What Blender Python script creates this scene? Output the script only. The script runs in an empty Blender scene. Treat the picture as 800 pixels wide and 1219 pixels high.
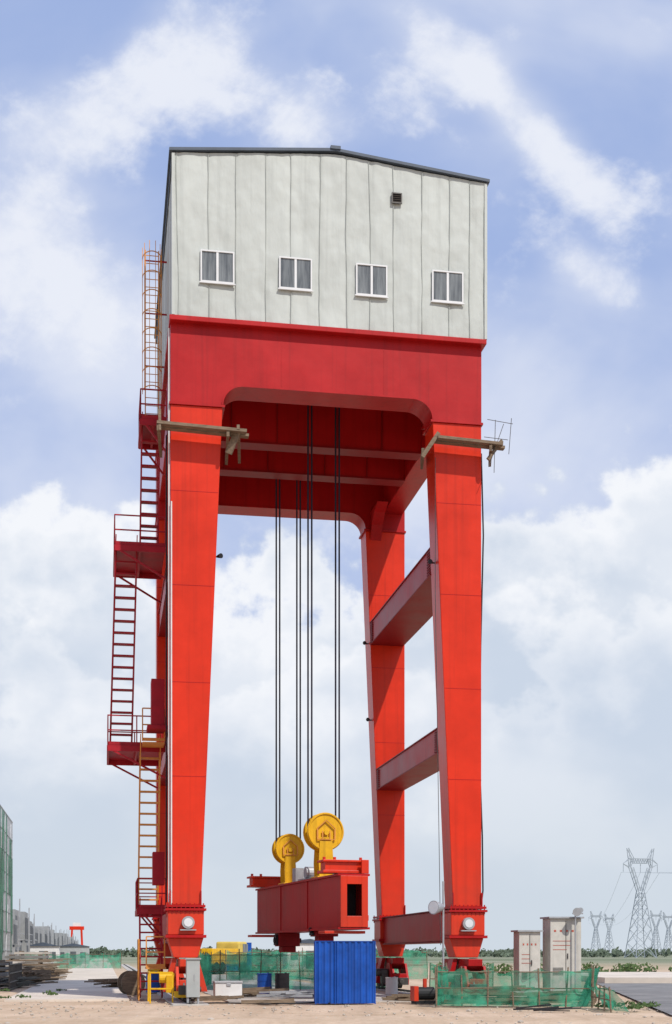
import bpy, bmesh, math, random
from mathutils import Vector, Matrix
from mathutils import noise as mn
random.seed(7)
S=bpy.context.scene
R=math.radians
# ------------------------------------------------------------------ materials
def nt(m):
    m.use_nodes=True
    t=m.node_tree
    return t,t.nodes,t.links
def mat(name,c,rough=0.6,var=0.15,scale=2.0,bump=0.0,bscale=20,metal=0.0,streak=0.0,c2=None,stretch=(1,1,1),spec=0.3,bounce=0):
    m=bpy.data.materials.new(name); t,N,L=nt(m)
    b=N['Principled BSDF']; b.inputs['Roughness'].default_value=rough; b.inputs['Metallic'].default_value=metal
    b.inputs['Specular IOR Level'].default_value=spec
    tc=N.new('ShaderNodeTexCoord'); mp=N.new('ShaderNodeMapping'); mp.inputs['Scale'].default_value=stretch
    L.new(tc.outputs['Object'],mp.inputs['Vector'])
    n=N.new('ShaderNodeTexNoise'); n.inputs['Scale'].default_value=scale; n.inputs['Detail'].default_value=6; n.inputs['Roughness'].default_value=0.65
    L.new(mp.outputs[0],n.inputs['Vector'])
    r=N.new('ShaderNodeValToRGB'); r.color_ramp.elements[0].position=0.3; r.color_ramp.elements[1].position=0.7
    lo=[x*(1-var) for x in c]; hi=[min(1,x*(1+var)) for x in c]
    if c2: hi=c2
    r.color_ramp.elements[0].color=(*lo,1); r.color_ramp.elements[1].color=(*hi,1)
    L.new(n.outputs['Fac'],r.inputs['Fac'])
    out=r.outputs['Color']
    if streak>0:
        mp2=N.new('ShaderNodeMapping'); mp2.inputs['Scale'].default_value=(4,4,0.12)
        L.new(tc.outputs['Object'],mp2.inputs['Vector'])
        n2=N.new('ShaderNodeTexNoise'); n2.inputs['Scale'].default_value=1.3; n2.inputs['Detail'].default_value=5
        L.new(mp2.outputs[0],n2.inputs['Vector'])
        mr=N.new('ShaderNodeMapRange'); mr.inputs['From Min'].default_value=0.52; mr.inputs['From Max'].default_value=0.75
        mr.inputs['To Max'].default_value=streak
        L.new(n2.outputs['Fac'],mr.inputs['Value'])
        mx=N.new('ShaderNodeMixRGB'); mx.inputs['Color2'].default_value=(*[x*0.4+0.003 for x in c],1)
        L.new(mr.outputs[0],mx.inputs['Fac']); L.new(out,mx.inputs['Color1']); out=mx.outputs[0]
    if bounce>0:  # warm ground bounce painted into the colour, stronger towards the base
        sp=N.new('ShaderNodeSeparateXYZ'); L.new(tc.outputs['Object'],sp.inputs[0])
        ad=N.new('ShaderNodeMath'); ad.operation='MULTIPLY_ADD'; ad.inputs[1].default_value=6; L.new(n.outputs['Fac'],ad.inputs[0]); L.new(sp.outputs['Z'],ad.inputs[2])
        mr=N.new('ShaderNodeMapRange'); mr.inputs['From Min'].default_value=3.5; mr.inputs['From Max'].default_value=9.5; mr.inputs['To Min'].default_value=bounce; mr.inputs['To Max'].default_value=0
        L.new(ad.outputs[0],mr.inputs['Value'])
        mx=N.new('ShaderNodeMixRGB'); mx.inputs['Color2'].default_value=(.45,.30,.2,1)
        L.new(mr.outputs[0],mx.inputs['Fac']); L.new(out,mx.inputs['Color1']); out=mx.outputs[0]
    L.new(out,b.inputs['Base Color'])
    mr2=N.new('ShaderNodeMapRange'); mr2.inputs['To Min'].default_value=max(0.05,rough-0.12); mr2.inputs['To Max'].default_value=min(1,rough+0.12)
    L.new(n.outputs['Fac'],mr2.inputs['Value']); L.new(mr2.outputs[0],b.inputs['Roughness'])
    if bump>0:
        nb=N.new('ShaderNodeTexNoise'); nb.inputs['Scale'].default_value=bscale; nb.inputs['Detail'].default_value=5
        L.new(mp.outputs[0],nb.inputs['Vector'])
        bu=N.new('ShaderNodeBump'); bu.inputs['Strength'].default_value=bump; bu.inputs['Distance'].default_value=0.05
        L.new(nb.outputs['Fac'],bu.inputs['Height']); L.new(bu.outputs[0],b.inputs['Normal'])
    return m
RED=mat('red_paint',(0.60,0.026,0.005),0.33,0.16,0.45,0.22,1.0,streak=0.35,spec=.28,bounce=.08)
CRIM=mat('crimson_red',(0.39,0.009,0.010),0.40,0.16,0.5,0.2,1.0,streak=0.35,spec=.22)  # deeper red than the legs, for portal beams, girders and tie beams
DRED=mat('dark_red_paint',(0.22,0.006,0.008),0.5,0.15,1.0,streak=0.3,spec=.2)
MAG=mat('stair_red_paint',(0.34,0.012,0.022),0.5,0.2,2.0,spec=.2)
YEL=mat('yellow_paint',(0.70,0.40,0.01),0.45,0.14,3.0,streak=0.45)
ORG=mat('orange_yellow_paint',(0.62,0.27,0.06),0.5,0.2,3.0)
SHEET=mat('insulated_sheeting',(0.475,0.505,0.475),0.6,0.09,0.6,0.9,1.7,streak=0.22,stretch=(1,1,0.5),spec=0.25)
SEAM=mat('sheet_seam',(0.36,0.385,0.36),0.7,0.1)
ROOF=mat('roof_flashing',(0.07,0.09,0.12),0.5,0.2)
WFR=mat('window_frame_white',(0.66,0.67,0.67),0.4,0.05)
GLASS=mat('window_glass',(0.08,0.09,0.095),0.12,0.55,1.6,spec=0.8,c2=(0.24,0.26,0.26),stretch=(3,1,0.3))
BLK=mat('black_rubber',(0.018,0.018,0.02),0.6,0.3)
STEEL=mat('dark_steel',(0.09,0.085,0.08),0.5,0.3,4,metal=0.6)
CABLE=mat('wire_rope',(0.030,0.028,0.042),0.9,0.03,.5,spec=.05)
GALV=mat('galvanised_steel',(0.38,0.39,0.40),0.45,0.15,3,metal=0.4)
WOOD=mat('weathered_wood',(0.20,0.15,0.105),0.9,0.35,3,0.3,12,stretch=(1,6,6),spec=.1)
BLUE=mat('blue_steel_sheet',(0.010,0.075,0.36),0.45,0.3,1.5,streak=0.5)
GREYB=mat('grey_cabinet',(0.36,0.38,0.37),0.5,0.1,2,streak=0.2)
BEIGE=mat('beige_cabinet',(0.50,0.48,0.43),0.55,0.14,2,streak=0.45)
LABEL=mat('faded_red_label',(0.42,0.10,0.07),0.6,0.3,10)
WHITE=mat('white_paint',(0.66,0.66,0.64),0.5,0.08,2,streak=0.15)
CONC=mat('concrete',(0.43,0.40,0.36),0.85,0.3,0.8,0.25,8)
CONCD=mat('dark_concrete',(0.16,0.16,0.155),0.85,0.4,0.5,0.3,8)
LAMPG=mat('lamp_lens',(0.62,0.64,0.65),0.15,0.1)
STONE=mat('stones',(0.42,0.37,0.31),0.9,0.3,5)
TOWER=mat('hazed_tower_steel',(0.36,0.40,0.44),0.6,0.1)  # grey-blue, with distance haze mixed into the colour
TREE=mat('tree_leaves',(0.08,0.115,0.075),0.9,0.5,0.15,c2=(0.15,0.19,0.13))
BUSH=mat('weed_leaves',(0.06,0.10,0.03),0.9,0.5,3)
FARC=mat('far_concrete',(0.30,0.31,0.31),0.9,0.3,0.3,streak=0.35)
FARD=mat('far_dark',(0.10,0.11,0.12),0.9,0.3,0.3)
def netmat(name,c,alpha,sc):
    m=bpy.data.materials.new(name); t,N,L=nt(m)
    for n in list(N): N.remove(n)
    o=N.new('ShaderNodeOutputMaterial'); mx=N.new('ShaderNodeMixShader'); tr=N.new('ShaderNodeBsdfTransparent'); d=N.new('ShaderNodeBsdfDiffuse'); tl=N.new('ShaderNodeBsdfTranslucent'); a=N.new('ShaderNodeAddShader')
    tc=N.new('ShaderNodeTexCoord'); n=N.new('ShaderNodeTexNoise'); n.inputs['Scale'].default_value=sc; n.inputs['Detail'].default_value=5
    L.new(tc.outputs['Object'],n.inputs['Vector'])
    r=N.new('ShaderNodeValToRGB'); r.color_ramp.elements[0].position=.3; r.color_ramp.elements[1].position=.7
    r.color_ramp.elements[0].color=(*[x*.5 for x in c],1); r.color_ramp.elements[1].color=(*[x*1.4 for x in c],1)
    L.new(n.outputs['Fac'],r.inputs['Fac']); L.new(r.outputs[0],d.inputs['Color'])
    tl.inputs['Color'].default_value=(*[x*.4 for x in c],1)
    L.new(d.outputs[0],a.inputs[0]); L.new(tl.outputs[0],a.inputs[1])
    mr=N.new('ShaderNodeMapRange'); mr.inputs['From Min'].default_value=.3; mr.inputs['From Max'].default_value=.7
    mr.inputs['To Min'].default_value=alpha-.25; mr.inputs['To Max'].default_value=min(1,alpha+.25)
    L.new(n.outputs['Fac'],mr.inputs['Value']); L.new(mr.outputs[0],mx.inputs['Fac'])
    L.new(tr.outputs[0],mx.inputs[1]); L.new(a.outputs[0],mx.inputs[2]); L.new(mx.outputs[0],o.inputs['Surface'])
    return m
NET=netmat('green_mesh_net',(0.05,0.26,0.16),0.62,2.2)
NETF=netmat('green_scaffold_net',(0.10,0.22,0.15),0.7,0.5)
# ------------------------------------------------------------------ geometry helper
class G:
    def __init__(s): s.bm=bmesh.new()
    def box(s,x0,x1,y0,y1,z0,z1,rot=None):
        m=Matrix.Translation(((x0+x1)/2,(y0+y1)/2,(z0+z1)/2))
        if rot: m=m@Matrix.Rotation(rot[1],4,rot[0])
        m=m@Matrix.Diagonal((abs(x1-x0),y1-y0,z1-z0,1))
        bmesh.ops.create_cube(s.bm,size=1,matrix=m); return s
    def cyl(s,p0,p1,r,seg=12,r2=None):
        p0=Vector(p0);p1=Vector(p1);d=p1-p0
        m=Matrix.Translation((p0+p1)/2)@d.to_track_quat('Z','Y').to_matrix().to_4x4()
        bmesh.ops.create_cone(s.bm,cap_ends=True,segments=seg,radius1=r,radius2=r if r2 is None else r2,depth=d.length,matrix=m); return s
    def bar(s,p0,p1,w,h=None):
        h=h or w
        p0=Vector(p0);p1=Vector(p1);d=p1-p0
        m=Matrix.Translation((p0+p1)/2)@d.to_track_quat('Z','Y').to_matrix().to_4x4()@Matrix.Diagonal((w,h,d.length,1))
        bmesh.ops.create_cube(s.bm,size=1,matrix=m); return s
    def prism(s,pts,a0,a1,axis='Y'):
        f=(lambda p,a:(p[0],a,p[1])) if axis=='Y' else ((lambda p,a:(a,p[0],p[1])) if axis=='X' else (lambda p,a:(p[0],p[1],a)))
        A=[s.bm.verts.new(f(p,a0)) for p in pts]; B=[s.bm.verts.new(f(p,a1)) for p in pts]
        n=len(pts)
        s.bm.faces.new(A); s.bm.faces.new(B[::-1])
        for i in range(n): s.bm.faces.new((A[i],B[i],B[(i+1)%n],A[(i+1)%n]))
        return s
    def quad(s,pts):
        s.bm.faces.new([s.bm.verts.new(p) for p in pts]); return s
    def rail(s,pts,h=1.0,r=0.022,step=0.9,mid=2):
        for a,b in zip(pts[:-1],pts[1:]):
            a=Vector(a);b=Vector(b);n=max(1,round((b-a).length/step))
            for i in range(n+1):
                p=a.lerp(b,i/n); s.bar(p,p+Vector((0,0,h)),r*2)
            for k in range(1,mid+1):
                o=Vector((0,0,h*k/mid)); s.bar(a+o,b+o,r*2)
            s.bar(a+Vector((0,0,.06)),b+Vector((0,0,.06)),.012,.12)
        return s
    def obj(s,name,m,parent=None,bevel=0,smooth=False):
        bmesh.ops.recalc_face_normals(s.bm,faces=s.bm.faces[:])
        me=bpy.data.meshes.new(name); s.bm.to_mesh(me); s.bm.free()
        me.materials.append(m)
        if smooth:
            for p in me.polygons: p.use_smooth=True
        o=bpy.data.objects.new(name,me); S.collection.objects.link(o)
        if parent: o.parent=parent
        if bevel:
            b=o.modifiers.new('bevel','BEVEL'); b.width=bevel; b.segments=2; b.limit_method='ANGLE'
        return o
def empty(name,loc=(0,0,0),rz=0):
    e=bpy.data.objects.new(name,None); S.collection.objects.link(e); e.location=loc; e.rotation_euler=(0,0,rz); e.empty_display_size=.5; return e
TH=R(9.75)
U=Vector((math.cos(TH),math.sin(TH),0)); V=Vector((-math.sin(TH),math.cos(TH),0)); O=Vector((-5.787,47,0))
# ------------------------------------------------------------------ gantry crane
W=11.24
crane=empty('gantry_crane',O,TH)
ZJ=20.95; ZB=21.7; ZT=23.75; ZF=3.4
def inner(z):
    return 1.06+(1.82-1.06)*(z-ZF)/(ZJ-ZF)
def portal(v0,v1,tag):
    for i,(sgn) in enumerate((0,1)):
        pts=[(0,ZF),(0,ZJ-.04),(inner(ZJ),ZJ-.04),(1.06,ZF)]
        if sgn: pts=[(W-x,z) for x,z in pts]
        G().prism(pts,v0,v1).obj(f'{tag}_leg_{i}',RED,crane,.025)
    r=.75
    arcL=[(1.82+r-r*math.cos(a),ZB-r+.045+(r-.045)*math.sin(a)) for a in [R(k) for k in range(5,91,5)]]
    arcR=[(W-x,z) for x,z in arcL]
    pts=[(0,ZJ+.04),(0,ZT),(W,ZT),(W,ZJ+.04),(W-1.82,ZJ+.04)]+arcR+arcL[::-1]+[(1.82,ZJ+.04)]
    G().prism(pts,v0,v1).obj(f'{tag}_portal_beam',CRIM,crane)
    g=G(); path=[(1.82,ZJ+.05)]+arcL+arcR[::-1]+[(W-1.82,ZJ+.05)]
    for a,b in zip(path[:-1],path[1:]):
        g.bar((a[0],v0-.03,a[1]),(b[0],v0-.03,b[1]),.055,.05)
    for x0,x1 in ((-.05,1.9),(W-1.9,W+.05)):
        g.box(x0,x1,v0-.06,v1+.06,ZJ-.04,ZJ+.04)
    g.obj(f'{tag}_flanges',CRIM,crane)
    g=G()
    for z in (17.9,14.6,11.2,7.9):
        iw=inner(z)
        g.box(.0,iw-.02,v0-.006,v0-.001,z,z+.018); g.box(W-iw+.02,W,v0-.006,v0-.001,z+.1,z+.118)
    g.box(3.9,3.92,v0-.008,v0-.001,ZB+.1,ZT); g.box(7.6,7.62,v0-.008,v0-.001,ZB+.1,ZT)
    g.obj(f'{tag}_weld_seams',CRIM,crane)
portal(0,1.2,'front'); portal(12.7,13.9,'rear')
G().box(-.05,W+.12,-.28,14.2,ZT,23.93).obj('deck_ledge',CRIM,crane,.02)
for k,v in enumerate((5.1,8.2)):
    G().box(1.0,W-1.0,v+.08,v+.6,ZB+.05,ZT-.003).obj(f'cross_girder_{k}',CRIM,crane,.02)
    g=G().box(1.0,W-1.0,v,v+.72,ZB-.02,ZB+.047)
    for s in (2.6,4.4,6.8,8.6): g.box(s,s+.03,v+.0,v+.078,ZB+.05,ZT-.01)
    g.obj(f'cross_girder_flange_{k}',DRED,crane)
for k,(a,b) in enumerate(((.1,1.0),(W-1.0,W-.1))):
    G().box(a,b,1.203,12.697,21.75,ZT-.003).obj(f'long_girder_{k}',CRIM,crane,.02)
for s0 in (W-1.6,1.1):
    for v,sg in ((12.69,-1),(1.21,1)):
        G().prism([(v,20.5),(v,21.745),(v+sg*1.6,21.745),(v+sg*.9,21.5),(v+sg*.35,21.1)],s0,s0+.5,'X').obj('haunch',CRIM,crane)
for k,(zb,zt) in enumerate(((15.75,16.75),(9.15,10.08))):
    iw=inner((zb+zt)/2)
    for side in (0,1):
        a,b=(W-iw+.04,W-.12) if side else (.12,iw-.04)
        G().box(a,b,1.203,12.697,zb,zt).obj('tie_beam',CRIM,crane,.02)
        g=G()
        x=a-.02 if side else b+.02
        for v0,sg in ((1.25,1),(12.65,-1)):
            for j in range(9):
                z=zb+.06+j*(zt-zb-.1)/9
                g.box(x-.03,x+.03,min(v0,v0+sg*.5),max(v0,v0+sg*.5),z,z+.05)
        for z in (zb,zt): g.box(a-.05,b+.05,1.21,12.69,z-.02,z+.02)
        g.obj('tie_beam_bolted_splice',DRED,crane)
for a in (.12,W-1.0):
    G().box(a,a+.88,1.3,12.6,2.15,3.3).obj('sill_beam',CRIM,crane,.02)
    G().box(a-.06,a+.94,1.31,12.59,3.303,3.35).box(a-.06,a+.94,1.31,12.59,2.1,2.147).obj('sill_beam_flange',DRED,crane)
def foot(s0,v,tag):
    c=s0+.53
    g=G().box(s0-.1,s0+1.16,v-.1,v+1.3,2.35,3.2)
    g.prism([(c-.63,2.25),(c+.63,2.25),(c+.42,1.55),(c-.42,1.55)],v+.05,v+1.15)
    g.obj('foot_block',RED,crane,.03)
    g=G().box(s0-.18,s0+1.24,v-.18,v+1.38,3.2,3.28).box(s0-.15,s0+1.21,v-.15,v+1.35,3.32,3.4).box(s0-.18,s0+1.24,v-.18,v+1.38,2.25,2.35)
    for i in range(9):
        for yy in (v-.12,v+1.32): g.cyl((s0-.1+i*.155,yy,3.12),(s0-.1+i*.155,yy,3.46),.025,6)
    for s in (s0-.02,s0+1.06):
        g.prism([(s-.02,3.4),(s+.02,3.4),(s+.02,3.9),(s-.02,3.9)],v-.1,v-.003)
    g.obj('foot_flanges',CRIM,crane)
    g=G()
    g.prism([(v-1.1,1.5),(v+2.7,1.5),(v+2.7,1.25),(v+1.7,1.0),(v-.5,1.0),(v-1.1,1.25)],c-.26,c+.26,'X')
    for vv in (v-.7,v+2.2):
        for w0 in (c-.40,c+.30):
            g.prism([(vv-.3,1.25),(vv+.3,1.25),(vv+.75,.62),(vv+.75,.3),(vv-.75,.3),(vv-.75,.62)],w0,w0+.10,'X')
        g.box(c-.3,c+.3,vv-.72,vv-.64,.32,.8).box(c-.3,c+.3,vv+.64,vv+.72,.32,.8)
    g.prism([(c-.46,1.52),(c-.30,1.52),(c-.55,.35),(c-.78,.35)],v+.2,v+.9); g.prism([(c+.30,1.52),(c+.46,1.52),(c+.78,.35),(c+.55,.35)],v+.2,v+.9)
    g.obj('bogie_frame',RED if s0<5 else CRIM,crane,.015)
    g=G()
    for vv in (v-.7,v+2.2):
        for w in (-.42,.42):
            g.cyl((c-.12,vv+w,.47),(c+.12,vv+w,.47),.33,24).cyl((c-.17,vv+w,.47),(c-.12,vv+w,.47),.38,24).cyl((c-.46,vv+w,.47),(c+.46,vv+w,.47),.09,12)
    g.obj('bogie_wheels',STEEL,crane)
    g=G(); 
    g.cyl((c-.42,v-.7,.85),(c-.95,v-.7,.85),.17,16).box(c-.72,c-.45,v-.95,v-.5,.35,.95)
    g.obj('drive_motor',YEL if s0<5 else STEEL,crane,.01)
    g=G().box(c-.34,c+.34,v-1.62,v-1.5,.3,.62).cyl((c,v-1.8,.46),(c,v-1.6,.46),.1,12)
    g.obj('rail_buffer',STEEL,crane,.01)
for s0 in (0,W-1.06):
    for v in (0,12.7): foot(s0,v,'f')
g=G()
for (a,b) in (((-.75,-1.3,0),(-.75,-1.3,1.05)),((.0,-1.5,0),(.0,-1.5,1.05)),((-.75,-1.3,1.05),(0,-1.5,1.05)),((-.75,-1.3,.5),(0,-1.5,.5)),((-.75,-1.3,1.05),(-.75,.6,1.05)),((-.75,.6,0),(-.75,.6,1.05))): g.bar(a,b,.055)
g.box(.05,.5,-1.55,-1.45,.2,.42)
g.obj('yellow_guard_frame',YEL,crane,.008)
for s in (.6,W-.55):
    g=G().cyl((s,-.32,2.78),(s,-.12,2.78),.22,24).box(s-.28,s+.28,-.3,-.12,2.5,2.54); g.obj('lamp_housing',GALV,crane)
    G().cyl((s,-.34,2.78),(s,-.325,2.78),.15,24).obj('lamp_glass',LAMPG,crane)
g=G()
g.cyl((-.05,.1,3.5),(-.05,.1,23.6),.03,8); g.cyl((.03,-.04,3.4),(.03,-.04,17.5),.025,8)
g.obj('conduit',WHITE,crane)
g=G(); pts=[(W+.06,.3,z) for z in (20,17,13,9,6,4,3)]
pts=[(W+.08+.08*math.sin(i*1.7),.3,p[2]) for i,p in enumerate(pts)]
for a,b in zip(pts[:-1],pts[1:]): g.cyl(a,b,.03,6)
g.cyl((-.12,.5,3.5),(-.12,.5,20),.03,6)
g.obj('power_cable',BLK,crane)
G().cyl((W-1.75,-.1,14.7),(W-1.55,-.1,2.0),.012,6).cyl((W-1.75,-.1,19.6),(W-1.75,-.1,14.7),.012,6).obj('rope',STEEL,crane)
for (side,v,z) in ((0,.5,15.8),(1,.6,16.0),(1,13.2,15.9),(1,13.2,12.4)):
    x=inner(z) if side==0 else W-inner(z); sg=1 if side==0 else -1
    g=G().cyl((x-.03*sg,v,z),(x+.12*sg,v,z),.03,8).cyl((x+.08*sg,v+.05,z+.02),(x+.2*sg,v-.15,z),.04,10,.09).obj('horn',BLK,crane)
C=Vector((.65,48.5,0)); bt=math.atan2(.299,.954)
def toCrane(w):
    d=w-O; return Vector((d.dot(U),d.dot(V),w.z))
def beamW(x,y,z):
    return C+Vector((math.cos(bt)*x-math.sin(bt)*y, math.sin(bt)*x+math.cos(bt)*y,z))
g=G()
for (t,z,r) in ((3.8,6.4,.54),(8.97,6.12,.44)):
    c=toCrane(beamW(0,t,z))
    for sg in (-1,1):
        for (a,b) in ((-.08,-.1),(.08,.0)):
            zz=z
            while zz<23.7:
                z2=min(23.7,zz+1.5); g.cyl((c.x+sg*r+a,c.y+b,zz),(c.x+sg*r+a,c.y+b,z2),.034,10); zz=z2
g.obj('hoist_ropes',CABLE,crane)
g=G()
for (a,b,v,z,dz) in ((-.5,2.7,-.35,19.95,-.12),(-.5,2.6,-.62,19.98,-.1)):
    g.bar((a,v,z),(b,v,z+dz),.24,.10)
g.bar((1.95,-.7,19.75),(2.15,2.2,19.8),.1,.2); g.bar((2.3,-.75,19.98),(2.6,1.9,19.75),.1,.16)
g.bar((-.45,-.7,19.8),(-.25,2.0,19.85),.1,.2); g.bar((-.4,-.7,19.7),(-.4,-.6,20.45),.09)
g.bar((2.0,-.3,19.2),(2.3,-.5,19.9),.08,.25)
g.bar((W-1.95,-.35,20.1),(W+.75,-.35,20.0),.24,.1); g.bar((W-1.8,-.62,20.12),(W+.6,-.62,20.02),.24,.1)
g.bar((W-2.3,-.5,19.6),(W-1.8,1.8,20.0),.1,.3); g.bar((W-2.35,-.6,19.4),(W-1.75,-.6,20.3),.1,.14); g.bar((W+.15,-.7,19.85),(W+.75,1.5,20.1),.1,.22)
g.bar((W+.1,-.5,19.5),(W+.65,-.4,20.25),.09,.12)
g.obj('timber_staging',WOOD,crane)
g=G()
for (a,b) in (((W+.05,-.6,20.9),(W+1.0,-.6,20.8)),((W+.1,-.6,19.2),(W+.9,.2,21.1)),((W+.85,-.6,19.7),(W+.95,-.6,21.0)),((W+.1,0,20.5),(W+1.0,0,20.45)),((W+.3,-.6,19),(W+.35,-.6,20.9))):
    g.cyl(a,b,.012,6)
g.obj('staging_wire_rail',STEEL,crane)
# ---------------- machine house
house=empty('machine_house',O,TH); 
h0,h1,hv0,hv1=.06,W+.1,-.2,14.1
zb,ze,zr=23.935,29.58,30.1
m=(h0+h1)/2+.1
G().prism([(h0,zb),(h1,zb),(h1,ze),(m,zr),(h0,ze)],hv0+.05,hv1).obj('walls',SHEET,house)
g=G(); nx,nz=150,80; vs=[]
SE=[.28,1.3,2.28,3.35,4.2,5.25,6.2,7.1,7.98,9.0,10.0,10.75]
for i in range(nx+1):
    s=h0-.02+(h1-h0+.04)*i/nx; top=ze+(zr-ze)*(1-abs(s-m)/(m-h0)) if s<m else ze+(zr-ze)*(1-(s-m)/(h1-m))
    top=min(top,zr)
    d=min(abs(s-q) for q in SE); seamdip=.018*math.exp(-(d/.06)**2)
    col=[]
    for k in range(nz+1):
        z=zb+(top-zb)*k/nz
        dent=mn.fractal(Vector((s*1.0,z*.55,2.3)),1,2,3)*.030+mn.noise(Vector((s*3.2,z*1.9,9)))*.016+mn.noise(Vector((s*6+z*2,z*5,4)))*.006
        col.append(g.bm.verts.new((s,hv0-.028+max(-.04,min(.05,dent))+seamdip,z)))
    vs.append(col)
for i in range(nx):
    for k in range(nz): g.bm.faces.new((vs[i][k],vs[i+1][k],vs[i+1][k+1],vs[i][k+1]))
g.obj('front_cladding',SHEET,house,smooth=True)
g=G()
for a,b in (((h0-.12,ze+.02),(m,zr+.06)),((m,zr+.06),(h1+.12,ze+.02))):
    g.prism([a,b,(b[0],b[1]+.10),(a[0],a[1]+.10)],hv0-.14,hv1+.12)
g.box(m-.18,m+.18,hv0-.18,hv1+.1,zr+.11,zr+.22)
g.obj('roof',ROOF,house)
g=G(); 
for s in SE:
    zt=ze+(zr-ze)*(1-abs(s-m)/(m-h0)) -.04
    j=random.uniform(-.05,.05); zz=zb+.02
    while zz<zt-.01:
        z2=min(zt,zz+random.uniform(.5,1.2)); j2=j+random.uniform(-.025,.025)
        g.bar((s+j,hv0-.045,zz),(s+j2,hv0-.045,z2),.016,.02); zz=z2; j=j2
for k in range(1,10):
    g.box(h0-.012,h0,hv0+k*1.4,hv0+k*1.4+.025,zb,ze-.05)
g.obj('sheet_seams',SEAM,house)
G().box(h0-.05,h0-.002,hv0+.1,hv1-.1,ze-.32,ze-.15).obj('gutter',ROOF,house)
G().box(h0-.03,h0+.07,hv0-.08,hv0+.03,zb,ze-.02).box(h1-.06,h1+.04,hv0-.08,hv0+.03,zb,ze-.02).obj('corner_trim',SHEET,house)
WN=[(1.025,2.206),(3.787,4.96),(6.543,7.68),(9.323,10.48)]
for (a,b) in WN:
    z0,z1=25.14,26.26; y=hv0-.07
    g=G(); t=.05
    g.box(a,b,y-.05,y,z0,z0+t).box(a,b,y-.05,y,z1-t,z1).box(a,a+t,y-.05,y,z0+t,z1-t).box(b-t,b,y-.05,y,z0+t,z1-t)
    mm=(a+b)/2; g.box(mm-.04,mm+.04,y-.04,y,z0+t,z1-t)
    g.box(a-.04,b+.04,y-.06,y,z0-.04,z0-.003)
    g.obj('window_frame',WFR,house)
    G().box(a+t,mm-.041,y-.012,y-.002,z0+t,z1-t).box(mm+.041,b-t,y-.02,y-.002,z0+t,z1-t).obj('window_glass',GLASS,house)
g=G(); a,z=7.84,28.52; y=hv0-.07
g.box(a,a+.38,y-.05,y,z,z+.04).box(a,a+.38,y-.05,y,z+.34,z+.38).box(a,a+.04,y-.05,y,z+.04,z+.34).box(a+.34,a+.38,y-.05,y,z+.04,z+.34)
for i in range(4): g.box(a+.04,a+.34,y-.04,y-.015,z+.06+i*.07,z+.085+i*.07,('X',.5))
g.obj('vent_louvre',STEEL,house)
G().box(a+.04,a+.34,y-.008,y-.002,z+.04,z+.34).obj('vent_back',BLK,house)
# ---------------- access stairs
st=empty('access_stairs',O,TH)
def flight(a0,a1,v1,z1,b0,b1,v0,z0,m,step=.40,hand=True,name='stair_flight'):
    g=G(); T0,T1=Vector((a0,v1,z1)),Vector((a1,v1,z1)); B0,B1=Vector((b0,v0,z0)),Vector((b1,v0,z0))
    g.bar(B0,T0,.06,.15).bar(B1,T1,.06,.15)
    n=int((z1-z0)/step)
    for i in range(1,n):
        f=i/n; p=B0.lerp(T0,f);q=B1.lerp(T1,f)
        g.box(p.x+.03,q.x-.03,p.y-.12,p.y+.12,p.z-.05,p.z+.01)
    if hand:
        o=Vector((0,-.75,.35))
        for A,B in ((B0,T0),(B1,T1)):
            g.bar(A+o,B+o,.035)
            k=max(2,int((z1-z0)/1.6))
            for i in range(k+1):
                p=A.lerp(B,i/k); g.bar(p,p+o,.03)
    g.obj(name,m,st)
def platform(a,b,v0,v1,z,m,mr,front=True):
    g=G().box(a,b,v0,v1,z-.04,z).box(a,b,v0-.05,v0+.03,z-.24,z-.02).box(a,b,v1-.03,v1+.05,z-.24,z-.02).box(a-.04,a+.04,v0,v1,z-.24,z-.02)
    for x in (a+.5*(b-a),): g.box(x-.04,x+.04,v0,v1,z-.22,z-.04)
    for v in (v0,v1): g.bar((b,v,z-1.2),(a+.2,v,z-.22),.07)
    g.obj('platform',m,st)
    G().rail([(b,v0,z),(a,v0,z),(a,v1,z),(b,v1,z)],1.1).obj('platform_railing',mr,st)
platform(-.95,.0,3.2,5.6,21.6,MAG,MAG)
flight(-.88,-.22,4.2,21.6,-.92,-.24,5.6,17.0,MAG)
platform(-1.9,-.02,3.6,7.2,17.0,MAG,MAG)
flight(-1.85,-1.07,4.3,17.0,-2.07,-1.23,6.6,9.5,MAG)
platform(-2.15,-.02,3.6,7.4,9.5,MAG,MAG)
flight(-.95,-.22,3.9,9.5,-.98,-.24,5.6,3.4,ORG)
platform(-1.05,-.02,3.4,6.6,3.4,MAG,MAG)
flight(-.98,-.2,3.6,3.4,-1.0,-.2,2.2,.1,MAG,.3)
G().rail([(-1.05,1.8,0),(-1.05,3.4,0)],2.2).obj('yellow_handrail',ORG,st)
g=G(); cx0,cx1,v=-.75,-.25,4.2
for x in (cx0,cx1): g.bar((x,v,21.6),(x,v,28.4),.04)
z=21.9
while z<28.3: g.bar((cx0,v,z),(cx1,v,z),.022); z+=.3
z=23.0
while z<28.5:
    P=[(-.5+.36*math.cos(R(q)),v-.05-.62*math.sin(R(q)),z) for q in range(0,181,15)]
    for a,b in zip(P[:-1],P[1:]): g.bar(a,b,.022,.03)
    z+=.72
for q in (0,36,72,108,144,180):
    p=(-.5+.36*math.cos(R(q)),v-.05-.62*math.sin(R(q))); g.bar((*p,22.9),(*p,28.45),.022)
g.obj('caged_ladder',ORG,st)
g=G()
for z in (22,24,26,28): g.bar((-.25,v,z),(.06,v,z),.05); g.bar((-.75,v,z),(-.25,v,z),.04)
g.obj('ladder_brackets',MAG,st)
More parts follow.
